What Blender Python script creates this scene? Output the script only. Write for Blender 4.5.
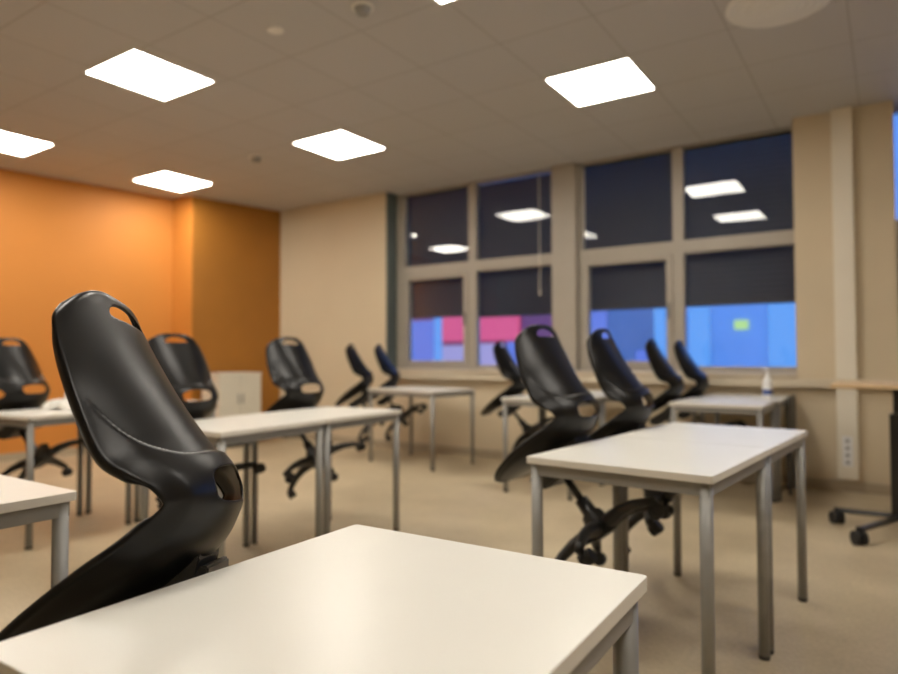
import bpy, bmesh, math, random
from mathutils import Matrix, Vector
random.seed(7)
scene = bpy.context.scene
for o in list(bpy.data.objects):
    bpy.data.objects.remove(o, do_unlink=True)

# ------------------------------------------------------------ camera, world, exposure
F_PX, PITCH, ROLL, YAW, CAM_H = 658.38, 0.0280, -0.0033, 0.5898, 1.0602
cd = bpy.data.cameras.new('camera')
cam = bpy.data.objects.new('camera', cd)
scene.collection.objects.link(cam)
cd.sensor_fit = 'HORIZONTAL'; cd.sensor_width = 36.0
cd.lens = 36.0 * F_PX / 898.0
cd.clip_start = 0.02; cd.clip_end = 200
fw = Vector((-math.sin(YAW) * math.cos(PITCH), math.cos(YAW) * math.cos(PITCH), math.sin(PITCH)))
rt = Vector((math.cos(YAW), math.sin(YAW), 0)); up = rt.cross(fw)
r2 = rt * math.cos(ROLL) + up * math.sin(ROLL); u2 = -rt * math.sin(ROLL) + up * math.cos(ROLL)
M = Matrix(((r2.x, u2.x, -fw.x, 0), (r2.y, u2.y, -fw.y, 0), (r2.z, u2.z, -fw.z, CAM_H), (0, 0, 0, 1)))
cam.matrix_world = M
cd.dof.use_dof = True; cd.dof.focus_distance = 1.15; cd.dof.aperture_fstop = 2.2
scene.camera = cam

world = bpy.data.worlds.new('dusk_sky'); scene.world = world; world.use_nodes = True
wn = world.node_tree.nodes; wl = world.node_tree.links
bg = wn['Background']
tc = wn.new('ShaderNodeTexCoord'); sx = wn.new('ShaderNodeSeparateXYZ'); cr = wn.new('ShaderNodeValToRGB')
wl.new(tc.outputs['Generated'], sx.inputs[0]); wl.new(sx.outputs['Z'], cr.inputs[0]); wl.new(cr.outputs[0], bg.inputs[0])
cr.color_ramp.elements[0].position = 0.0; cr.color_ramp.elements[0].color = (0.17, 0.36, 0.85, 1)
cr.color_ramp.elements[1].position = 0.5; cr.color_ramp.elements[1].color = (0.06, 0.15, 0.5, 1)
bg.inputs[1].default_value = 1.6

vs = scene.view_settings
vs.view_transform = 'Standard'; vs.look = 'None'; vs.gamma = 1.0; vs.use_curve_mapping = False
vs.exposure = 1.12
PANEL_STRENGTH = 11.0

# ------------------------------------------------------------ materials
def new_mat(name):
    m = bpy.data.materials.new(name); m.use_nodes = True
    return m, m.node_tree.nodes, m.node_tree.links, m.node_tree.nodes['Principled BSDF']

def mat(name, col, rough=0.5, metal=0.0, bump=0.0, bscale=200.0, var=0.0, vscale=3.0, spec=None, coat=0.0):
    m, n, l, b = new_mat(name)
    b.inputs['Base Color'].default_value = (*col, 1)
    b.inputs['Roughness'].default_value = rough
    b.inputs['Metallic'].default_value = metal
    if spec is not None: b.inputs['Specular IOR Level'].default_value = spec
    if coat: b.inputs['Coat Weight'].default_value = coat; b.inputs['Coat Roughness'].default_value = 0.12
    t = n.new('ShaderNodeTexCoord')
    if var:
        no = n.new('ShaderNodeTexNoise'); no.inputs['Scale'].default_value = vscale; no.inputs['Detail'].default_value = 6
        l.new(t.outputs['Object'], no.inputs['Vector'])
        r = n.new('ShaderNodeValToRGB')
        r.color_ramp.elements[0].position = 0.3; r.color_ramp.elements[1].position = 0.7
        r.color_ramp.elements[0].color = (*[c * (1 - var) for c in col], 1)
        r.color_ramp.elements[1].color = (*[min(1, c * (1 + var)) for c in col], 1)
        l.new(no.outputs['Fac'], r.inputs[0]); l.new(r.outputs[0], b.inputs['Base Color'])
    if bump:
        nb = n.new('ShaderNodeTexNoise'); nb.inputs['Scale'].default_value = bscale; nb.inputs['Detail'].default_value = 3
        l.new(t.outputs['Object'], nb.inputs['Vector'])
        bp = n.new('ShaderNodeBump'); bp.inputs['Strength'].default_value = bump; bp.inputs['Distance'].default_value = 0.001
        l.new(nb.outputs['Fac'], bp.inputs['Height']); l.new(bp.outputs[0], b.inputs['Normal'])
    return m

def emit_mat(name, col, strength, base=(0.8, 0.8, 0.8)):
    m, n, l, b = new_mat(name)
    b.inputs['Base Color'].default_value = (*base, 1)
    b.inputs['Emission Color'].default_value = (*col, 1)
    b.inputs['Emission Strength'].default_value = strength
    return m

BLACK = mat('black_shell_plastic', (0.0065, 0.006, 0.0055), 0.30, spec=0.26, bump=0.12, bscale=900, var=0.12, vscale=12)
BLACK2 = mat('black_mechanism_plastic', (0.014, 0.014, 0.014), 0.42, bump=0.2, bscale=500, var=0.1, vscale=20)
STEELBLACK = mat('black_painted_steel', (0.012, 0.012, 0.012), 0.3, metal=0.0, var=0.1, vscale=20)
RUBBER = mat('dark_caster_rubber', (0.012, 0.012, 0.013), 0.6, var=0.15, vscale=40)
LAMINATE = mat('white_table_laminate', (0.78, 0.765, 0.70), 0.30, bump=0.06, bscale=700, var=0.012, vscale=5)
TABLE_EDGE = mat('table_edge_band', (0.72, 0.69, 0.62), 0.45, var=0.03, vscale=8)
GREY = mat('grey_painted_steel', (0.27, 0.265, 0.25), 0.42, metal=0.25, var=0.03, vscale=10)
CREAM = mat('cream_wall_paint', (0.62, 0.52, 0.365), 0.75, bump=0.3, bscale=120, var=0.03, vscale=1.5)
ORANGE = mat('orange_wall_paint', (0.62, 0.237, 0.038), 0.62, bump=0.3, bscale=120, var=0.03, vscale=1.2)
TRUNK = mat('white_trunking_plastic', (0.78, 0.72, 0.60), 0.4, var=0.02, vscale=4)
FRAME = mat('beige_grey_window_frame', (0.40, 0.36, 0.30), 0.4, var=0.03, vscale=4)
JAMB = mat('dark_teal_window_jamb', (0.10, 0.125, 0.125), 0.5, var=0.04, vscale=4)
WOOD = mat('pale_birch_desk', (0.62, 0.45, 0.26), 0.45, var=0.08, vscale=6)
SILL = mat('pale_sill_board', (0.62, 0.54, 0.41), 0.4, var=0.03, vscale=4)
BASEB = mat('baseboard_paint', (0.42, 0.35, 0.25), 0.5, var=0.04, vscale=3)
PAPER = mat('white_paper', (0.8, 0.78, 0.72), 0.7, var=0.03, vscale=20)
WHITEP = mat('white_bottle_plastic', (0.80, 0.80, 0.80), 0.3, var=0.02, vscale=20)
BLUEP = mat('blue_bottle_label', (0.06, 0.10, 0.30), 0.4, var=0.1, vscale=40)
CABM = mat('pale_cabinet_laminate', (0.74, 0.71, 0.61), 0.5, var=0.03, vscale=4)
LAMPW = mat('white_lamp_frame', (0.75, 0.73, 0.68), 0.5, var=0.02, vscale=10)
PANEL = emit_mat('lamp_diffuser', (1.0, 0.93, 0.83), PANEL_STRENGTH)
DARK = mat('dark_socket_plastic', (0.05, 0.05, 0.05), 0.5, var=0.1, vscale=20)

def blind_material():
    m, n, l, b = new_mat('dark_blind_slats')
    t = n.new('ShaderNodeTexCoord'); w = n.new('ShaderNodeTexWave'); w.wave_type = 'BANDS'; w.bands_direction = 'Z'
    w.inputs['Scale'].default_value = 6.2
    l.new(t.outputs['Object'], w.inputs['Vector'])
    r = n.new('ShaderNodeValToRGB'); r.color_ramp.elements[0].color = (0.052, 0.057, 0.085, 1); r.color_ramp.elements[1].color = (0.080, 0.086, 0.118, 1)
    l.new(w.outputs['Fac'], r.inputs[0]); l.new(r.outputs[0], b.inputs['Base Color'])
    b.inputs['Roughness'].default_value = 0.6
    return m
BLIND = blind_material()

def glass_material():
    m = bpy.data.materials.new('window_glass'); m.use_nodes = True
    n = m.node_tree.nodes; l = m.node_tree.links; n.remove(n['Principled BSDF'])
    out = n['Material Output']; mx = n.new('ShaderNodeMixShader'); fr = n.new('ShaderNodeFresnel'); fr.inputs[0].default_value = 1.5
    tr = n.new('ShaderNodeBsdfTransparent'); gl = n.new('ShaderNodeBsdfGlossy'); gl.inputs['Roughness'].default_value = 0.0
    tr.inputs[0].default_value = (0.95, 0.97, 0.96, 1)
    l.new(fr.outputs[0], mx.inputs[0]); l.new(tr.outputs[0], mx.inputs[1]); l.new(gl.outputs[0], mx.inputs[2]); l.new(mx.outputs[0], out.inputs[0])
    return m
GLASS = glass_material()

def ceiling_material():
    m, n, l, b = new_mat('ceiling_tiles')
    t = n.new('ShaderNodeTexCoord'); mp = n.new('ShaderNodeMapping')
    mp.inputs['Location'].default_value = (1.96 + 6.0, -4.10 + 6.0, 0)
    l.new(t.outputs['Object'], mp.inputs['Vector'])
    br = n.new('ShaderNodeTexBrick'); br.offset = 0.0; br.squash = 1.0
    br.inputs['Scale'].default_value = 1.0; br.inputs['Brick Width'].default_value = 0.6; br.inputs['Row Height'].default_value = 0.6
    br.inputs['Mortar Size'].default_value = 0.006; br.inputs['Mortar Smooth'].default_value = 0.2
    br.inputs['Color1'].default_value = (0.51, 0.495, 0.485, 1); br.inputs['Color2'].default_value = (0.50, 0.485, 0.475, 1)
    br.inputs['Mortar'].default_value = (0.40, 0.38, 0.36, 1)
    l.new(mp.outputs[0], br.inputs['Vector']); l.new(br.outputs['Color'], b.inputs['Base Color'])
    b.inputs['Roughness'].default_value = 0.85
    return m
CEIL = ceiling_material()

def floor_material():
    m, n, l, b = new_mat('beige_linoleum')
    t = n.new('ShaderNodeTexCoord')
    a = n.new('ShaderNodeTexNoise'); a.inputs['Scale'].default_value = 1.1; a.inputs['Detail'].default_value = 8; a.inputs['Roughness'].default_value = 0.65
    c = n.new('ShaderNodeTexNoise'); c.inputs['Scale'].default_value = 60; c.inputs['Detail'].default_value = 3
    l.new(t.outputs['Object'], a.inputs['Vector']); l.new(t.outputs['Object'], c.inputs['Vector'])
    r = n.new('ShaderNodeValToRGB'); r.color_ramp.elements[0].position = 0.35; r.color_ramp.elements[1].position = 0.68
    r.color_ramp.elements[0].color = (0.39, 0.315, 0.205, 1); r.color_ramp.elements[1].color = (0.55, 0.46, 0.31, 1)
    l.new(a.outputs['Fac'], r.inputs[0])
    mx = n.new('ShaderNodeMix'); mx.data_type = 'RGBA'; mx.blend_type = 'OVERLAY'; mx.inputs[0].default_value = 0.25
    l.new(r.outputs[0], mx.inputs[6]); l.new(c.outputs['Fac'], mx.inputs[7]); l.new(mx.outputs[2], b.inputs['Base Color'])
    rr = n.new('ShaderNodeMapRange'); rr.inputs[3].default_value = 0.34; rr.inputs[4].default_value = 0.5
    l.new(a.outputs['Fac'], rr.inputs[0]); l.new(rr.outputs[0], b.inputs['Roughness'])
    return m
FLOOR = floor_material()

# ------------------------------------------------------------ helpers
def link(o, parent=None):
    scene.collection.objects.link(o)
    if parent is not None: o.parent = parent
    return o

def obj(name, bm, m, parent=None, smooth=False):
    me = bpy.data.meshes.new(name)
    bmesh.ops.recalc_face_normals(bm, faces=bm.faces)
    bm.to_mesh(me); bm.free()
    for mm in (m if isinstance(m, (list, tuple)) else [m]): me.materials.append(mm)
    if smooth:
        for p in me.polygons: p.use_smooth = True
    return link(bpy.data.objects.new(name, me), parent)

def tag(o, label=None, cat=None, group=None, kind=None):
    if label: o['label'] = label
    if cat: o['category'] = cat
    if group: o['group'] = group
    if kind: o['kind'] = kind
    return o

def empty(name, loc=(0, 0, 0), rz=0.0, parent=None):
    o = bpy.data.objects.new(name, None); o.empty_display_size = 0.1
    o.location = loc; o.rotation_euler = (0, 0, rz)
    return link(o, parent)

def bx(bm, lo, hi, bevel=0.0, mat_index=0):
    c = [(a + b) / 2 for a, b in zip(lo, hi)]; s = [abs(b - a) for a, b in zip(lo, hi)]
    g = bmesh.ops.create_cube(bm, size=1.0, matrix=Matrix.Translation(c) @ Matrix.Diagonal((*s, 1)))
    if bevel:
        es = list({e for v in g['verts'] for e in v.link_edges})
        bmesh.ops.bevel(bm, geom=es, offset=bevel, segments=2, profile=0.7, affect='EDGES')
    return bm

def box(name, lo, hi, m, parent=None, bevel=0.0):
    return obj(name, bx(bmesh.new(), lo, hi, bevel), m, parent)

def cyl(bm, p0, p1, r0, r1=None, seg=20):
    p0 = Vector(p0); p1 = Vector(p1); d = p1 - p0; r1 = r0 if r1 is None else r1
    q = d.to_track_quat('Z', 'Y').to_matrix().to_4x4()
    bmesh.ops.create_cone(bm, cap_ends=True, segments=seg, radius1=r0, radius2=r1, depth=d.length,
                          matrix=Matrix.Translation((p0 + p1) / 2) @ q)
    return bm

def tube(bm, pts, radii, seg=12, flat=1.0):
    """swept tube through pts, radii per point; flat squashes the section along its normal"""
    pts = [Vector(p) for p in pts]; rings = []
    for i, p in enumerate(pts):
        t = (pts[min(i + 1, len(pts) - 1)] - pts[max(i - 1, 0)]).normalized()
        side = t.cross(Vector((0, 0, 1)))
        if side.length < 1e-4: side = Vector((1, 0, 0))
        side.normalize(); nn = side.cross(t)
        rings.append([bm.verts.new(p + side * math.cos(a) * radii[i] + nn * math.sin(a) * radii[i] * flat)
                      for a in [2 * math.pi * k / seg for k in range(seg)]])
    for a, b in zip(rings, rings[1:]):
        for k in range(seg): bm.faces.new((a[k], a[(k + 1) % seg], b[(k + 1) % seg], b[k]))
    bm.faces.new(rings[0]); bm.faces.new(list(reversed(rings[-1])))
    return bm

def prism(bm, poly, axis, a, b):
    """extrude a 2D polygon between a and b along axis (0:x,1:y,2:z)"""
    def P(u, v, w): return {0: (w, u, v), 1: (u, w, v), 2: (u, v, w)}[axis]
    lo = [bm.verts.new(P(u, v, a)) for u, v in poly]; hi = [bm.verts.new(P(u, v, b)) for u, v in poly]
    n = len(poly)
    bm.faces.new(lo); bm.faces.new(list(reversed(hi)))
    for k in range(n): bm.faces.new((lo[k], lo[(k + 1) % n], hi[(k + 1) % n], hi[k]))
    return bm

def copy_tree(o, parent=None):
    c = o.copy(); scene.collection.objects.link(c)
    if parent is not None:
        c.parent = parent; c.matrix_parent_inverse = o.matrix_parent_inverse.copy()
    for ch in list(o.children): copy_tree(ch, c)
    return c

def struct(o): o['kind'] = 'structure'; return o

# ------------------------------------------------------------ room shell
ZC = 2.977; YW = 5.97; YB = -1.9; XR = 3.2
LW = [(-8.13, YB), (-7.232, 4.76), (-6.915, 4.80), (-6.69, YW)]   # line of the orange wall, with its boxed-out shaft
struct(box('floor', (-9.0, YB - 0.2, -0.1), (XR + 0.2, 6.35, 0.0), FLOOR))
struct(box('ceiling', (-9.0, YB - 0.2, ZC), (XR + 0.2, 6.35, ZC + 0.1), CEIL))
struct(obj('wall_left', prism(bmesh.new(), LW + [(-9.0, YW), (-9.0, YB)], 2, 0, ZC), ORANGE))
struct(box('wall_back', (-9.0, YB - 0.2, 0), (XR + 0.2, YB, ZC), CREAM))
struct(box('wall_right', (XR, YB, 0), (XR + 0.2, 6.35, ZC), CREAM))
bm = bmesh.new()
SZ = 0.90
bx(bm, (-9.0, YW, 0), (-4.88, 6.35, ZC))
bx(bm, (-4.88, YW, 0), (-0.627, 6.35, SZ))
bx(bm, (-0.627, YW, 0), (0.055, 6.16, ZC))
bx(bm, (-0.54, 6.16, 0), (-0.02, 6.35, ZC))
bx(bm, (-0.627, 6.16, 0), (-0.54, 6.35, SZ))
bx(bm, (-0.02, 6.16, 0), (0.055, 6.35, SZ))
bx(bm, (0.055, YW, 0), (2.6, 6.35, SZ))
bx(bm, (2.6, YW, 0), (XR, 6.35, ZC))
struct(obj('wall_front', bm, CREAM))
# baseboards
struct(box('baseboard_front', (-6.69, YW - 0.016, 0), (XR, YW - 0.001, 0.08), BASEB, bevel=0.003))
bm = bmesh.new()
for (a, b) in zip(LW, LW[1:]):
    a = Vector((*a, 0)); b = Vector((*b, 0)); d = (b - a).normalized(); nn = Vector((d.y, -d.x, 0))
    poly = [a + nn * 0.001, b + nn * 0.001, b + nn * 0.015, a + nn * 0.015]
    prism(bm, [(q.x, q.y) for q in poly], 2, 0, 0.08)
struct(obj('baseboard_left', bm, BASEB))
OCHRE = mat('dark_ochre_overlay', (0.36, 0.145, 0.016), 0.5, bump=0.3, bscale=60, var=0.06, vscale=2.5)
struct(obj('trim_5', prism(bmesh.new(), [(-6.909, 4.812), (-6.889, 4.812), (-6.672, YW - .002), (-6.688, YW - .002)], 2, 0.0, ZC - .001), OCHRE))  # thin overlay giving the shaft's side face a darker ochre tone
# sill board along the window wall
struct(box('trim_1', (-4.84, YW - 0.075, 0.80), (0.40, YW - 0.001, 0.865), SILL, bevel=0.004))
struct(box('trim_2', (-4.879, YW - 0.02, 0.878), (-0.628, 6.164, 0.904), SILL, bevel=0.004))
# dark window jamb at the left end of the windows
struct(box('trim_3', (-4.879, YW + 0.004, 0.906), (-4.862, 6.15, ZC - 0.001), JAMB))

# ---- windows: one structure empty per unit, frame + panes + casement frames
def window(name, x0, x1, mull, jl=0.10, jr=0.05):
    w = struct(empty(name, ((x0 + x1) / 2, 6.17, 0.905)))
    ox, oy, oz = w.location
    def rb(bm, a, b, c, d, y0=6.165, y1=6.245): bx(bm, (a - ox, y0 - oy, c - oz), (b - ox, y1 - oy, d - oz), 0.006); return bm
    bm = bmesh.new()
    rb(bm, x0, x0 + jl, .905, ZC - .002); rb(bm, x1 - jr, x1, .905, ZC - .002)
    rb(bm, x0, x1, .905, .955, 6.167, 6.243); rb(bm, x0, x1, ZC - .018, ZC - .002, 6.167, 6.243)
    rb(bm, x0, x1, 1.985, 2.105, 6.160, 6.248); rb(bm, mull - .05, mull + .05, .905, ZC - .002, 6.162, 6.246)
    obj('window_frame', bm, FRAME, w)
    a, b = x0 + jl, mull - .05
    bm = bmesh.new()
    rb(bm, a + .002, a + .06, .957, 1.983, 6.150, 6.240); rb(bm, b - .06, b - .002, .957, 1.983, 6.150, 6.240)
    rb(bm, a + .06, b - .06, .957, 1.00, 6.152, 6.238); rb(bm, a + .06, b - .06, 1.94, 1.983, 6.152, 6.238)
    c = obj('casement_frame', bm, FRAME, w)
    bm = bmesh.new(); rb(bm, b - .05, b - .028, 1.40, 1.54, 6.115, 6.150); obj('casement_handle', bm, GREY, c)
    for (pa, pb, pc, pd) in ((a + .058, b - .058, .998, 1.942), (mull + .048, x1 - jr + .002, .953, 1.987), (x0 + jl - .002, mull - .048, 2.103, ZC - .016), (mull + .048, x1 - jr + .002, 2.103, ZC - .016)):
        bm = bmesh.new(); bx(bm, (pa - ox, 6.205 - oy, pc - oz), (pb - ox, 6.211 - oy, pd - oz)); obj('pane', bm, GLASS, w)
    return w
window('window_1', -4.875, -2.835, -3.815, 0.115, 0.01)
struct(box('trim_4', (-2.830, 6.10, 0.906), (-2.570, 6.25, ZC - 0.001), FRAME, bevel=0.006))
window('window_2', -2.565, -0.56, -1.595, 0.04, 0.02)
window('window_3', 0.00, 2.64, 1.30, 0.05)

# ---- blinds hanging outside the panes
def blind(x0, x1, zb, label):
    root = empty('window_blind', ((x0 + x1) / 2, 6.285, zb))
    tag(root, label, 'blind', 'dark blinds behind the window panes')
    w = (x1 - x0) / 2; h = ZC - .02 - zb
    bm = bmesh.new(); n = int(h / .05)
    for k in range(n):
        z = .03 + k * .05
        prism(bm, [(-.012, z), (-.010, z - .001), (.014, z + .052), (.012, z + .054)], 0, -w, w)
    obj('slats', bm, BLIND, root)
    obj('bottom_rail', bx(bmesh.new(), (-w, -.02, 0), (w, .02, .03), .004), BLIND, root)
    return root
blind(-4.84, -3.84, 1.50, 'dark slatted blind in leftmost window bay beside the plain cream wall')
blind(-3.80, -2.81, 1.48, 'dark slatted blind in second window bay from left, left of wide pier')
blind(-2.56, -1.62, 1.50, 'dark slatted blind in third window bay, just right of the wide pier')
blind(-1.58, -0.56, 1.50, 'dark slatted blind in fourth window bay, beside the wall with white trunking')
def cord(x, z0, z1, label):
    root = empty('blind_cord', (x, 6.135, z0)); tag(root, label, 'cord', 'blind pull cords')
    obj('string', cyl(bmesh.new(), (0, 0, 0.03), (0, 0, z1 - z0), .0045, seg=8), TRUNK, root)
    obj('weight', cyl(bmesh.new(), (0, 0, -.02), (0, 0, 0.03), .011, .006, seg=12), TRUNK, root)
cord(-2.98, 1.70, 2.93, 'thin pale pull cord in front of second window bay from left')
cord(-2.49, 2.25, 2.90, 'thin pale pull cord at top left of third window bay')

# ------------------------------------------------------------ outside
tag(box('snowy_yard', (-30, 6.6, -3.2), (20, 60, -3.0), mat('snowy_ground', (0.6, 0.62, 0.68), 0.8, var=0.05, vscale=0.5)), kind='structure')
def building(name, x0, x1, y, z0, z1, m, label, bands, wm):
    root = empty(name, ((x0 + x1) / 2, y, z0)); tag(root, label, 'building')
    w = (x1 - x0) / 2
    obj('facade', bx(bmesh.new(), (-w, 0, 0), (w, 5, z1 - z0)), m, root)
    for (a, b, c, d, mm) in bands:
        obj('lit_window', bx(bmesh.new(), (a - (x0 + x1) / 2, -.08, c - z0), (b - (x0 + x1) / 2, .02, d - z0), .01), mm, root)
    obj('roof_edge', bx(bmesh.new(), (-w - .2, -.25, z1 - z0), (w + .2, 5.1, z1 - z0 + .3)), wm, root)
    return root
PINK = emit_mat('pink_lit_glass', (0.80, 0.07, 0.19), 0.42, (0.05, 0.05, 0.05))
VIOL = emit_mat('violet_lit_glass', (0.13, 0.20, 0.80), 0.42, (0.05, 0.05, 0.05))
PALE = emit_mat('pale_violet_lit_glass', (0.42, 0.36, 0.72), 0.42, (0.05, 0.05, 0.05))
CYAN = emit_mat('pale_blue_lit_glass', (0.12, 0.36, 0.95), 0.45, (0.05, 0.05, 0.05))
GREEN = emit_mat('yellow_green_lit_sign', (0.50, 0.80, 0.22), 0.45, (0.05, 0.05, 0.05))
REDF = mat('red_facade', (0.45, 0.07, 0.10), 0.6, var=0.1, vscale=1)
GREYF = mat('grey_blue_facade', (0.25, 0.25, 0.30), 0.6, var=0.08, vscale=1)
WHITEF = mat('pale_facade', (0.40, 0.48, 0.56), 0.6, var=0.05, vscale=1)
building('shop_building', -18.0, -8.7, 19.0, -3.0, 7.0, REDF, 'red building with pink and violet lit windows seen through the left windows',
         [(-14.5, -13.35, -.2, 2.3, VIOL), (-13.3, -13.0, -.6, 2.6, CYAN), (-12.95, -12.0, 1.55, 2.5, PINK), (-12.95, -12.0, .55, 1.4, PALE), (-12.95, -12.0, -.3, .45, PINK),
          (-11.55, -9.95, 1.55, 2.55, PINK), (-11.55, -10.5, .6, 1.45, PALE), (-10.4, -9.0, .75, 1.5, VIOL), (-11.55, -9.0, -.2, .5, CYAN)], GREYF)
building('office_building', -8.25, -5.4, 19.5, -3.0, 7.5, GREYF, 'grey blue building with narrow pale window strip seen right of the pier',
         [(-5.75, -5.42, -2.0, 3.5, CYAN), (-7.8, -7.2, .2, 2.4, VIOL), (-6.3, -5.9, -.2, 1.2, VIOL)], GREYF)
building('warehouse_building', -4.9, 7.5, 19.5, -3.0, 7.2, WHITEF, 'pale blue lit building with small yellow green sign, seen through right window',
         [(-3.55, -3.2, 1.75, 2.0, GREEN), (-4.75, -4.2, -2.6, 2.4, CYAN), (-2.7, -.2, -2.6, 2.4, CYAN)], GREYF)

# ------------------------------------------------------------ ceiling lights, detectors, vent
def ceiling_light(x, y, label):
    root = empty('ceiling_light', (x, y, ZC)); tag(root, label, 'ceiling light', 'square recessed ceiling light panels')
    bm = bmesh.new(); s = .300; t = .012
    for lo, hi in (((-s, -s, -.008), (s, -s + t, .001)), ((-s, s - t, -.008), (s, s, .001)), ((-s, -s + t, -.008), (-s + t, s - t, .001)), ((s - t, -s + t, -.008), (s, s - t, .001))):
        bx(bm, lo, hi, .001)
    obj('light_frame', bm, LAMPW, root)
    obj('diffuser', bx(bmesh.new(), (-s + t, -s + t, -.006), (s - t, s - t, 0)), PANEL, root)
    return root
ceiling_light(-4.17, 2.57, 'glowing square ceiling panel at upper left, largest on that side above the black foreground chair')
ceiling_light(-1.66, 4.42, 'glowing square ceiling panel at right, in front of the third window bay')
ceiling_light(-4.13, 4.39, 'glowing square ceiling panel in the middle, left of the leftmost window bay')
ceiling_light(-6.50, 4.28, 'glowing square ceiling panel by the orange wall, above its boxed corner')
ceiling_light(-6.52, 2.62, 'glowing square ceiling panel cut by the left edge of the photo')
ceiling_light(-1.70, 2.62, 'glowing square ceiling panel whose corner shows at the top edge of the photo')
ceiling_light(0.75, 2.62, 'added unseen ceiling panel above and right of the camera')  # this and the next three panels are unseen, added to light the room
ceiling_light(-4.17, 0.80, 'added unseen ceiling panel left of the camera')
ceiling_light(-1.70, 0.80, 'added unseen ceiling panel above the foreground table')
ceiling_light(0.75, 0.80, 'added unseen ceiling panel behind the camera on its right')

def detector(x, y, label):
    r = empty('smoke_detector', (x, y, ZC)); tag(r, label, 'smoke detector')
    obj('mount_plate', cyl(bmesh.new(), (0, 0, -.012), (0, 0, 0), .06, .062, 28), LAMPW, r)
    obj('sensor_head', cyl(bmesh.new(), (0, 0, -.045), (0, 0, -.012), .032, .048, 28), GREY, r)
detector(-5.04, 4.20, 'small round ceiling detector left of the middle light panel')
detector(-2.37, 2.70, 'small round ceiling detector at the top edge, left of the cut light panel')
r = empty('sprinkler_cover', (-2.97, 2.61, ZC)); tag(r, 'faint round white sprinkler cover on ceiling right of upper left light panel', 'sprinkler cover')
obj('cover_plate', cyl(bmesh.new(), (0, 0, -.006), (0, 0, 0), .045, .05, 28), LAMPW, r)
r = empty('ceiling_vent', (-0.47, 3.95, ZC)); tag(r, 'round ceiling air vent at top right edge of the photo', 'air vent')
obj('outer_ring', cyl(bmesh.new(), (0, 0, -.012), (0, 0, 0), .25, .27, 48), LAMPW, r)
bm = bmesh.new()
for k in range(4): cyl(bm, (0, 0, -.02 - k * .006), (0, 0, -.014 - k * .006), .20 - k * .045, .215 - k * .045, 40)
obj('diffuser_rings', bm, LAMPW, r)

# ------------------------------------------------------------ pilaster trunking with sockets
root = empty('wall_trunking', (-0.282, YW, 0.10)); tag(root, 'tall white trunking column on the wall right of the windows, sockets near its foot', 'cable trunking')
obj('column', bx(bmesh.new(), (-.070, -.06, 0.0), (.070, -.001, ZC - .102), .005), TRUNK, root)
pl = obj('socket_plate', bx(bmesh.new(), (-.035, -.066, .10), (.035, -.0595, .33), .003), WHITEP, root)
for k in range(4):
    obj('socket', cyl(bmesh.new(), (0, -.069, .13 + k * .055), (0, -.0655, .13 + k * .055), .014, seg=18), GREY, pl)

# ------------------------------------------------------------ tables
def table(x, y, th, W, D, label, group='small square-cornered white classroom tables'):
    """x,y = near-left corner of the top"""
    H = .73; T = .022; c, s = math.cos(th), math.sin(th)
    cx = x + c * W / 2 - s * D / 2; cy = y + s * W / 2 + c * D / 2
    root = empty('classroom_table', (cx, cy, 0), th); tag(root, label, 'table', group)
    w, d = W / 2, D / 2
    bm = bmesh.new()
    bx(bm, (-w, -d, H - T), (w, d, H))
    ve = [e for e in bm.edges if abs(e.verts[0].co.z - e.verts[1].co.z) > .01]
    bmesh.ops.bevel(bm, geom=ve, offset=.008, segments=4, profile=.5, affect='EDGES')
    he = [e for e in bm.edges if abs(e.verts[0].co.z - e.verts[1].co.z) < 1e-5 and len(e.link_faces) == 2 and abs(e.link_faces[0].normal.z - e.link_faces[1].normal.z) > .5]
    bmesh.ops.bevel(bm, geom=he, offset=.0012, segments=2, profile=.5, affect='EDGES')
    for f in bm.faces:
        if abs(f.normal.z) < .5: f.material_index = 1
    obj('tabletop', bm, [LAMINATE, TABLE_EDGE], root)
    bm = bmesh.new(); i = .012; t = .02; z0, z1 = H - T - .038, H - T - .0005
    for lo, hi in (((-w + i, -d + i, z0), (w - i, -d + i + t, z1)), ((-w + i, d - i - t, z0), (w - i, d - i, z1)),
                   ((-w + i, -d + i + t, z0), (-w + i + t, d - i - t, z1)), ((w - i - t, -d + i + t, z0), (w - i, d - i - t, z1))):
        bx(bm, lo, hi, .002)
    obj('apron_frame', bm, GREY, root)
    q = .027
    for sx_, sy_ in ((-1, -1), (1, -1), (1, 1), (-1, 1)):
        px, py = sx_ * (w - q), sy_ * (d - q)
        lg = obj('leg', cyl(bmesh.new(), (px, py, .012), (px, py, H - T - .001), .0185, seg=24), GREY, root, smooth=False)
        for p in lg.data.polygons: p.use_smooth = abs(p.normal.z) < .5
        obj('foot_cap', cyl(bmesh.new(), (px, py, 0), (px, py, .014), .0175, .0195, 20), DARK, lg)
    return root
table(-.864, .329, .021, .571, .652, 'white classroom table in the foreground, filling the bottom of the photo')
table(-.994, 1.932, -.0755, .591, .680, 'white classroom table at right, nearer one of the pushed-together pair')
table(-.994 + .0755 * .684, 1.932 + .684, -.0755, .591, .680, 'white classroom table at right, farther one of the pair, behind the nearer')
table(-2.255, .165, 0, .59, .68, 'white classroom table at lower left edge, corner left of the foreground chair')
table(-3.00, 1.795, .05, .59, .68, 'white classroom table just behind the foreground chair, nearer of the middle pair')
table(-3.00 - .05 * .684, 1.795 + .684, .05, .59, .68, 'white classroom table in the middle, farther of the pair, near the cream wall')
table(-4.50, 1.68, .09, .56, .66, 'white classroom table at far left edge, with white paper on its end')
table(-4.50 - .09 * .664, 1.68 + .664, .09, .56, .66, 'white classroom table mostly hidden behind the foreground chair, only its far corner showing')
table(-4.40, 5.08, -.15, .92, .62, 'wide white classroom table at back left beneath leftmost window, two profile chairs on it')
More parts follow.
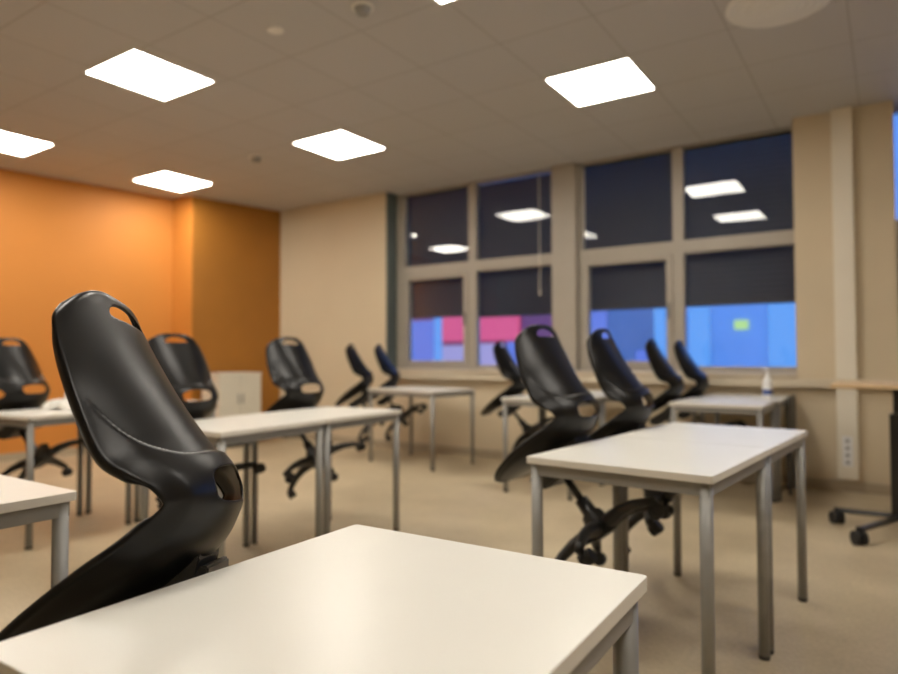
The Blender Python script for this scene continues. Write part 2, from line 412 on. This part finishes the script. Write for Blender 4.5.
table(-2.53, 4.50, 0, .59, .68, 'white classroom table behind the two upright chair backs, nearer of its pair')
table(-2.53, 5.185, 0, .59, .68, 'white classroom table right beneath the window pier, farther of its pair')
table(-1.28, 4.64, 0, .60, .64, 'white classroom table beneath right windows, nearer of its pair')
table(-1.24, 5.285, 0, .58, .60, 'white classroom table touching the wall beneath right windows, with white bottle')

# ------------------------------------------------------------ swivel chair (hung by its seat on a table edge)
ST = [  # centre line (f,h) ; edge (r,f,h) ; exponent
    ((0.4399, -0.0053), (0.1363, 0.4300, -0.0011), 2.6),
    ((0.4381, -0.0025), (0.1606, 0.4034, 0.0051), 2.6),
    ((0.4225, -0.0039), (0.1843, 0.3521, 0.0113), 2.4),
    ((0.3698, -0.0132), (0.2006, 0.2861, 0.0152), 2.2),
    ((0.3012, -0.0263), (0.2059, 0.2254, 0.0150), 2.2),
    ((0.2120, -0.0434), (0.2037, 0.1598, 0.0115), 2.2),
    ((0.1270, -0.0549), (0.1938, 0.1094, 0.0080), 2.2),
    ((0.0561, -0.0536), (0.1783, 0.0737, 0.0105), 2.1),
    ((0.0067, -0.0346), (0.1680, 0.0490, 0.0120), 2.0),
    ((-0.0191, -0.0143), (0.1655, 0.0355, 0.0145), 2.0),
    ((-0.0321, 0.0085), (0.1680, 0.0285, 0.0215), 2.0),
    ((-0.0363, 0.0382), (0.1781, 0.0275, 0.0492), 2.0),
    ((-0.0365, 0.0751), (0.1931, 0.0380, 0.0823), 2.0),
    ((-0.0388, 0.1206), (0.2004, 0.0468, 0.1212), 2.0),
    ((-0.0446, 0.1872), (0.2010, 0.0347, 0.1763), 2.0),
    ((-0.0546, 0.2595), (0.1979, 0.0147, 0.2403), 2.1),
    ((-0.0659, 0.3244), (0.1882, -0.0020, 0.2964), 2.3),
    ((-0.0736, 0.3671), (0.1793, -0.0141, 0.3296), 2.6),
    ((-0.0771, 0.3827), (0.1689, -0.0232, 0.3510), 3.0),
    ((-0.0776, 0.3895), (0.1509, -0.0338, 0.3666), 3.2)]
def cr_interp(vals, u):
    n = len(vals); i = min(int(u), n - 2); t = u - i
    p = [vals[max(i - 1, 0)], vals[i], vals[i + 1], vals[min(i + 2, n - 1)]]
    return tuple(.5 * ((2 * b) + (-a + c) * t + (2 * a - 5 * b + 4 * c - d) * t * t + (-a + 3 * b - 3 * c + d) * t ** 3) for a, b, c, d in zip(*p))
FL = [(c[0], c[1], e[0], e[1], e[2], x) for c, e, x in ST]
def shell_pt(u, t):
    cf, ch, er, ef, eh, ex = cr_interp(FL, max(0, min(u, len(FL) - 1.0001)))
    g = abs(t) ** ex
    return Vector((er * t, cf + (ef - cf) * g, ch + (eh - ch) * g))
def smooth01(x): x = max(0, min(1, x)); return x * x * (3 - 2 * x)
def shell_full(u, t):
    p = shell_pt(u, t); e = .02
    du = shell_pt(min(u + e, len(FL) - 1.001), t) - shell_pt(max(u - e, 0), t); dt = shell_pt(u, min(t + e, 1)) - shell_pt(u, max(t - e, -1))
    n = du.cross(dt)
    n = n.normalized() if n.length > 1e-9 else Vector((0, -1, 0))     # points to the outer (rear/under) side or inner; fixed below
    if n.dot(Vector((0, -1, -1 if u < 9 else -.2))) < 0: n = -n
    # raised lower bowl: below the curved crease the shell stands out from the back panel
    crease = .062 + .167 * (abs(p.x) / .196) ** 4.5
    k = smooth01((crease - p.z) / .008 + .5) if u > 8 else 1.0
    k *= smooth01((1.0 - abs(t)) / .22)
    p = p + n * (.0075 * k)
    return p
def arclen_table():
    N = 400; L = [0.0]
    for k in range(N):
        a = shell_pt((len(FL) - 1) * k / N, 0); b = shell_pt((len(FL) - 1) * (k + 1) / N, 0); L.append(L[-1] + (b - a).length)
    return L
AL = arclen_table(); LT = AL[-1]
def u_at(s):
    s = max(0, min(LT - 1e-6, s)); lo = 0; hi = len(AL) - 1
    while hi - lo > 1:
        m_ = (lo + hi) // 2
        if AL[m_] <= s: lo = m_
        else: hi = m_
    return (lo + (s - AL[lo]) / (AL[hi] - AL[lo])) / (len(AL) - 1) * (len(FL) - 1)
def s_at(u): return AL[int(u / (len(FL) - 1) * (len(AL) - 1))]
S_HOLE = s_at(9.72); S_HANDLE = s_at(16.65)
HOLES = [(S_HOLE, .029, .51, 3.2, 0.0), (S_HANDLE, .0185, .38, 2.1, 0.15)]   # centre s, half-height, half-width in t, exponent, curve

def shell_mesh():
    NR, NC = 270, 112
    grid = {}; bm = bmesh.new(); P = {}
    for j in range(NR + 1):
        for i in range(NC + 1):
            P[j, i] = [LT * j / NR, -1 + 2 * i / NC]
    def inside(s, t):
        for sc, hh, hw, n, cv in HOLES:
            a = (s - sc + cv * .03 * (t / hw) ** 2 if abs(t) < hw * 2 else 9) / hh; b = t / hw
            if abs(a) ** n + abs(b) ** n < 1: return (sc, hh, hw, n, cv)
        return None
    dead = set()
    for j in range(NR):
        for i in range(NC):
            cs = sum(P[j + a, i + b][0] for a in (0, 1) for b in (0, 1)) / 4; ct = sum(P[j + a, i + b][1] for a in (0, 1) for b in (0, 1)) / 4
            if inside(cs, ct): dead.add((j, i))
    newP = dict(P)
    for j in range(1, NR):
        for i in range(1, NC):
            adj = [((j - a, i - b) in dead) for a in (0, 1) for b in (0, 1)]
            if any(adj) and not all(adj):
                s, t = P[j, i]
                sc, hh, hw, n, cv = min(HOLES, key=lambda q: abs(q[0] - s))
                off = cv * .03 * (t / hw) ** 2
                a = (s - sc + off) / hh; b = t / hw
                k = (abs(a) ** n + abs(b) ** n) ** (1 / n)
                b2 = b / k; a2 = a / k
                newP[j, i] = [sc + a2 * hh - cv * .03 * b2 * b2, b2 * hw]
    for key, (s, t) in newP.items():
        grid[key] = bm.verts.new(shell_full(u_at(s), t))
    for j in range(NR):
        for i in range(NC):
            if (j, i) not in dead:
                bm.faces.new((grid[j, i], grid[j, i + 1], grid[j + 1, i + 1], grid[j + 1, i]))
    for v in [v for v in bm.verts if not v.link_faces]: bm.verts.remove(v)
    # rolled rim around the outline, turned towards the sitter
    ring = [(0, i) for i in range(NC + 1)] + [(j, NC) for j in range(1, NR + 1)] + [(NR, i) for i in range(NC - 1, -1, -1)] + [(j, 0) for j in range(NR - 1, 0, -1)]
    bm.normal_update()
    mid = grid[int(NR * .75), NC // 2]; sgn_ = 1.0 if mid.normal.y > 0 else -1.0
    info = []
    for (j, i) in ring:
        s, t = newP[j, i]; u = u_at(s); e = .05
        j2 = min(max(j, 2), NR - 2); i2 = min(max(i, 2), NC - 2)
        inn = grid.get((j2, i2)).co
        out = (grid[j, i].co - inn).normalized()
        n = grid[min(max(j, 1), NR - 1), min(max(i, 1), NC - 1)].normal.copy()
        n *= sgn_
        dz = 1.0 if 11.5 < u < 15.5 else (.12 if 7.5 < u <= 11.5 else (.6 if u <= 7.5 else max(.42, 1.0 - (u - 15.5) * .35)))
        info.append([grid[j, i], out, n, dz])
    m = len(info); prof = [(.002, .001), (.0035, .005), (.0030, .013), (.0005, .0155), (-.003, .0135)]
    # smooth directions round the outline
    for _ in range(14):
        outs = [(info[k - 1][1] + info[k][1] * 2 + info[(k + 1) % m][1]).normalized() for k in range(m)]
        ns = [(info[k - 1][2] + info[k][2] * 2 + info[(k + 1) % m][2]).normalized() for k in range(m)]
        dzs = [(info[k - 1][3] + info[k][3] * 2 + info[(k + 1) % m][3]) / 4 for k in range(m)]
        for k in range(m): info[k][1] = outs[k]; info[k][2] = ns[k]; info[k][3] = dzs[k]
    prev = [q[0] for q in info]
    for (a, b) in prof:
        cur = [bm.verts.new(q[0].co + q[1] * a + q[2] * b * q[3]) for q in info]
        for k in range(m): bm.faces.new((prev[k], prev[(k + 1) % m], cur[(k + 1) % m], cur[k]))
        prev = cur
    return bm

def make_chair(label):
    Z0 = .47       # seat origin above the caster soles in the chair's own frame
    root = empty('swivel_chair'); tag(root, label, 'chair', 'black swivel chairs hung on table edges')
    def sh(bm): bmesh.ops.translate(bm, verts=bm.verts, vec=(0, 0, Z0)); return bm
    o = obj('seat_shell', sh(shell_mesh()), BLACK, root, smooth=True)
    md = o.modifiers.new('thickness', 'SOLIDIFY'); md.thickness = .0045; md.offset = 0.0
    # mechanism under the seat
    bm = prism(bmesh.new(), [(.10, -.085), (.12, -.125), (.17, -.145), (.30, -.140), (.345, -.105), (.34, -.062), (.20, -.076), (.12, -.083)], 0, -.072, .072)
    bmesh.ops.bevel(bm, geom=list(bm.edges), offset=.008, segments=2, affect='EDGES')
    mech = obj('seat_mechanism', sh(bm), BLACK2, root)
    for r in (-.0735, .0735): obj('pivot_bolt', sh(cyl(bmesh.new(), (r * .97, .20, -.112), (r * 1.05, .20, -.112), .012, seg=18)), STEELBLACK, mech)
    bm = tube(bmesh.new(), [(.07, .26, -.11), (.13, .25, -.112), (.175, .235, -.118)], [.006, .005, .009], 10, .7)
    obj('height_lever', sh(bm), BLACK2, mech)
    # hanger: ribbed neck plus a lipped pad that lies on the table top
    bm = bmesh.new()
    prism(bm, [(.062, -.044), (.150, -.060), (.160, -.125), (.128, -.105), (.105, -.082), (.072, -.064)], 0, -.062, .062)
    bmesh.ops.bevel(bm, geom=list(bm.edges), offset=.004, segments=2, affect='EDGES')
    hk = obj('hanger_neck', sh(bm), BLACK2, root)
    bm = bmesh.new()
    prism(bm, [(.070, -.084), (.092, -.110), (.130, -.122), (.135, -.100), (.100, -.082), (.078, -.074)], 0, -.066, .066)
    bmesh.ops.bevel(bm, geom=list(bm.edges), offset=.003, segments=2, affect='EDGES')
    obj('table_pad', sh(bm), BLACK2, hk)
    # column
    bm = bmesh.new()
    cyl(bm, (0, .235, -.27), (0, .235, -.13), .015); cyl(bm, (0, .235, -.395), (0, .235, -.24), .032, .027)
    o = obj('gas_column', sh(bm), STEELBLACK, root)
    for p in o.data.polygons: p.use_smooth = abs(p.normal.z) < .5
    bm = bmesh.new(); cyl(bm, (0, .235, -.40), (0, .235, -.300), .060, .040, 28)
    bmesh.ops.bevel(bm, geom=[e for e in bm.edges if len(e.link_faces) == 2 and abs(e.link_faces[0].normal.z - e.link_faces[1].normal.z) > .5], offset=.006, segments=2, affect='EDGES')
    obj('base_hub', sh(bm), BLACK2, root)
    for k in range(5):
        a = math.radians(72 * k)
        Q = lambda rr, h: (rr, 0, h + Z0)
        bm = tube(bmesh.new(), [Q(.02, -.372), Q(.07, -.364), Q(.13, -.364), Q(.19, -.375), Q(.245, -.396), Q(.278, -.412)], [.036, .035, .029, .024, .020, .016], 12, .8)
        lg = obj('base_leg', bm, BLACK2, root, smooth=True)
        lg.location = (0, .235, 0); lg.rotation_euler = (0, 0, a)
        ex, ey = .272, 0
        bm = bmesh.new(); b = 1.1 + k; tx, ty = -math.sin(b), math.cos(b); ox, oy = .016 * math.cos(b), .016 * math.sin(b)
        cyl(bm, (ex, ey, -.43 + Z0), (ex, ey, -.40 + Z0), .009)
        cx_, cy_ = ex + ox, ey + oy
        for sgn in (-1, 1):
            cyl(bm, (cx_ + tx * .005 * sgn, cy_ + ty * .005 * sgn, -.4425 + Z0), (cx_ + tx * .024 * sgn, cy_ + ty * .024 * sgn, -.4425 + Z0), .0275, .0245, 22)
        cyl(bm, (cx_ - tx * .006, cy_ - ty * .006, -.4425 + Z0), (cx_ + tx * .006, cy_ + ty * .006, -.4425 + Z0), .022, seg=20)
        obj('caster', bm, RUBBER, lg)
    return root

TAU = .705
def place_chair(root, x, y, phi, z=.835, tau=TAU, spin=20, roll=0.0):
    """x,y,z = where the seat's rear bend sits; phi = facing, turned from -X"""
    Fd = Vector((-math.cos(phi), -math.sin(phi), 0)); Rd = Vector((-math.sin(phi), math.cos(phi), 0)); Zd = Vector((0, 0, 1))
    ff = Fd * math.cos(tau) - Zd * math.sin(tau); hv = Fd * math.sin(tau) + Zd * math.cos(tau)
    if roll: Rd, hv = Rd * math.cos(roll) - hv * math.sin(roll), hv * math.cos(roll) + Rd * math.sin(roll)
    pos = Vector((x, y, z)) - hv * .47
    for k, lg in enumerate([c for c in root.children if c.name.startswith('base_leg')]):
        lg.rotation_euler = (0, 0, math.radians(spin + 72 * k))
    root.matrix_world = Matrix(((Rd.x, ff.x, hv.x, pos.x), (Rd.y, ff.y, hv.y, pos.y), (Rd.z, ff.z, hv.z, pos.z), (0, 0, 0, 1)))
chair0 = make_chair('black plastic swivel chair hung on the foreground table, largest and sharpest chair')
place_chair(chair0, -.958, .726, .821, .823, .713, spin=6, roll=.236)
CH = [
    (-.986, 2.425, -.079, 42, 'black swivel chair hung on nearer right table, tall back left of the wide pier'),
    (-.932, 3.000, .03, 36, 'black swivel chair hung on farther right table, back in front of third window bay'),
    (-3.100, 3.021, .03, 30, 'black swivel chair with oval lumbar hole before the orange and cream wall corner'),
    (-3.050, 2.154, .03, 36, 'black swivel chair directly behind the foreground chair, overlapped by its back'),
    (-4.60, 2.045, .35, 20, 'black swivel chair at left edge of the photo, against the orange wall'),
    (-4.44, 5.175, .50, 54, 'black swivel chair in profile against the plain cream wall'),
    (-4.39, 5.56, .50, 42, 'black swivel chair in profile at the left end of the leftmost window'),
    (-2.60, 5.02, .20, 6, 'dark swivel chair in near profile on table behind, left of tallest blurred back'),
    (-1.31, 5.05, .10, 30, 'black swivel chair in profile on table beneath right windows, left of two'),
    (-1.27, 5.68, .10, 30, 'black swivel chair in profile on table beneath right windows, right of two'),
]
for (x, y, phi, spin, lab) in CH:
    c = copy_tree(chair0); c['label'] = lab; place_chair(c, x, y, phi, spin=spin)

# ------------------------------------------------------------ objects
# spray bottle
root = empty('dark_slab', (-.640, 5.74, 0)); tag(root, 'dark narrow slab standing upright between the table end and the beige wall', 'board')  # plain slab for a dark upright shape of unidentified kind
obj('slab_panel', bx(bmesh.new(), (-.009, -.19, .03), (.009, .19, .74), .003), DARK, root)
for s_ in (-.15, .15): obj('foot', bx(bmesh.new(), (-.012, s_ - .02, 0), (.012, s_ + .02, .03), .003), DARK, root)
root = empty('spray_bottle', (-.775, 5.50, .73)); tag(root, 'white bottle with pump top standing on table beneath right windows', 'bottle')
bm = bmesh.new(); cyl(bm, (0, 0, 0), (0, 0, .13), .034, .034, 28); cyl(bm, (0, 0, .13), (0, 0, .165), .034, .014, 28)
obj('bottle_body', bm, WHITEP, root)
obj('bottle_label', cyl(bmesh.new(), (0, 0, .025), (0, 0, .065), .0348, seg=28), BLUEP, root)
bm = bmesh.new(); cyl(bm, (0, 0, .165), (0, 0, .185), .015); cyl(bm, (0, 0, .185), (0, 0, .215), .006); bx(bm, (-.035, -.009, .213), (.012, .009, .228), .003)
obj('pump_head', bm, WHITEP, root)

# crumpled paper on the far left table
bm = bmesh.new()
N = 22
def cz(i, j):
    x, y = i / N - .5, j / N - .5
    r = max(0, 1 - (x * x + y * y) * 3.6)
    return .10 * r * (0.6 + .55 * math.sin(9 * x + 4 * y) * math.cos(7 * y - 3 * x) + .25 * math.sin(21 * x - 13 * y)) + .003
vs_ = [[bm.verts.new(((i / N - .5) * .26 + .01 * math.sin(j), (j / N - .5) * .2 + .01 * math.cos(i * 1.3), max(.002, cz(i, j)))) for j in range(N + 1)] for i in range(N + 1)]
for i in range(N):
    for j in range(N): bm.faces.new((vs_[i][j], vs_[i + 1][j], vs_[i + 1][j + 1], vs_[i][j + 1]))
o = obj('crumpled_paper', bm, PAPER); o.location = (-4.33, 2.12, .7305); o.rotation_euler = (0, 0, .5)
md = o.modifiers.new('thickness', 'SOLIDIFY'); md.thickness = .001; md.offset = 1
tag(o, 'crumpled white paper lying on the far left table', 'paper')

# low pale cabinet by the orange wall
root = empty('low_cabinet', (-6.54, 5.10, 0), -.12); tag(root, 'low pale cabinet standing against the orange wall near its corner', 'cabinet')
obj('cabinet_body', bx(bmesh.new(), (-.18, -.28, .05), (.18, .28, .84), .003), CABM, root)
obj('cabinet_top', bx(bmesh.new(), (-.19, -.29, .84), (.19, .29, .862), .003), CABM, root)
obj('plinth', bx(bmesh.new(), (-.15, -.26, 0), (.15, .26, .05)), DARK, root)
for s_ in (-1, 1):
    dr = obj('cabinet_door', bx(bmesh.new(), (.181, min(.003 * s_, .275 * s_), .06), (.197, max(.003 * s_, .275 * s_), .83), .002), CABM, root)
    obj('door_handle', bx(bmesh.new(), (.197, s_ * .03 - .005, .50), (.212, s_ * .03 + .005, .62), .002), GREY, dr)

# height adjustable desk on casters at right
root = empty('mobile_desk', (0.06, 4.75, 0)); tag(root, 'tall mobile desk with pale wooden top and black caster base at right edge', 'desk')
def L(p): return tuple(a - b for a, b in zip(p, (0.06, 4.75, 0)))
obj('desk_top', bx(bmesh.new(), L((-.29, 4.42, .862)), L((.75, 5.08, .887)), .004), WOOD, root)
obj('post', bx(bmesh.new(), L((-.01, 4.76, .08)), L((.09, 4.84, .70)), .004), STEELBLACK, root)
obj('inner_post', bx(bmesh.new(), L((.01, 4.775, .70)), L((.07, 4.825, .84)), .003), STEELBLACK, root)
obj('top_bracket', bx(bmesh.new(), L((-.18, 4.77, .84)), L((.32, 4.83, .862)), .003), STEELBLACK, root)
for (a, b) in (((-.295, 4.80), (.30, 4.84)), ((-.16, 4.33), (.06, 4.84))):
    bm = tube(bmesh.new(), [L((*a, .085)), L((*b, .085))], [.022, .026], 8, .7)
    lg = obj('foot_bar', bm, STEELBLACK, root)
    bm = bmesh.new(); cyl(bm, L((a[0], a[1], .05)), L((a[0], a[1], .10)), .016)
    for g_ in (-.026, .008): cyl(bm, L((a[0] + g_, a[1] + g_ * .6, .040)), L((a[0] + g_ + .018, a[1] + g_ * .6 + .011, .040)), .040, seg=28)
    obj('caster', bm, RUBBER, lg)
lg = obj('foot_bar', tube(bmesh.new(), [L((.30, 4.84, .085)), L((.42, 4.40, .085))], [.022, .022], 8, .7), STEELBLACK, root)
for a in ((.42, 4.40), ):
    bm = bmesh.new(); cyl(bm, L((a[0], a[1], .05)), L((a[0], a[1], .10)), .016)
    for g_ in (-.026, .008): cyl(bm, L((a[0] + g_, a[1] + g_ * .6, .040)), L((a[0] + g_ + .018, a[1] + g_ * .6 + .011, .040)), .040, seg=28)
    obj('caster', bm, RUBBER, lg)
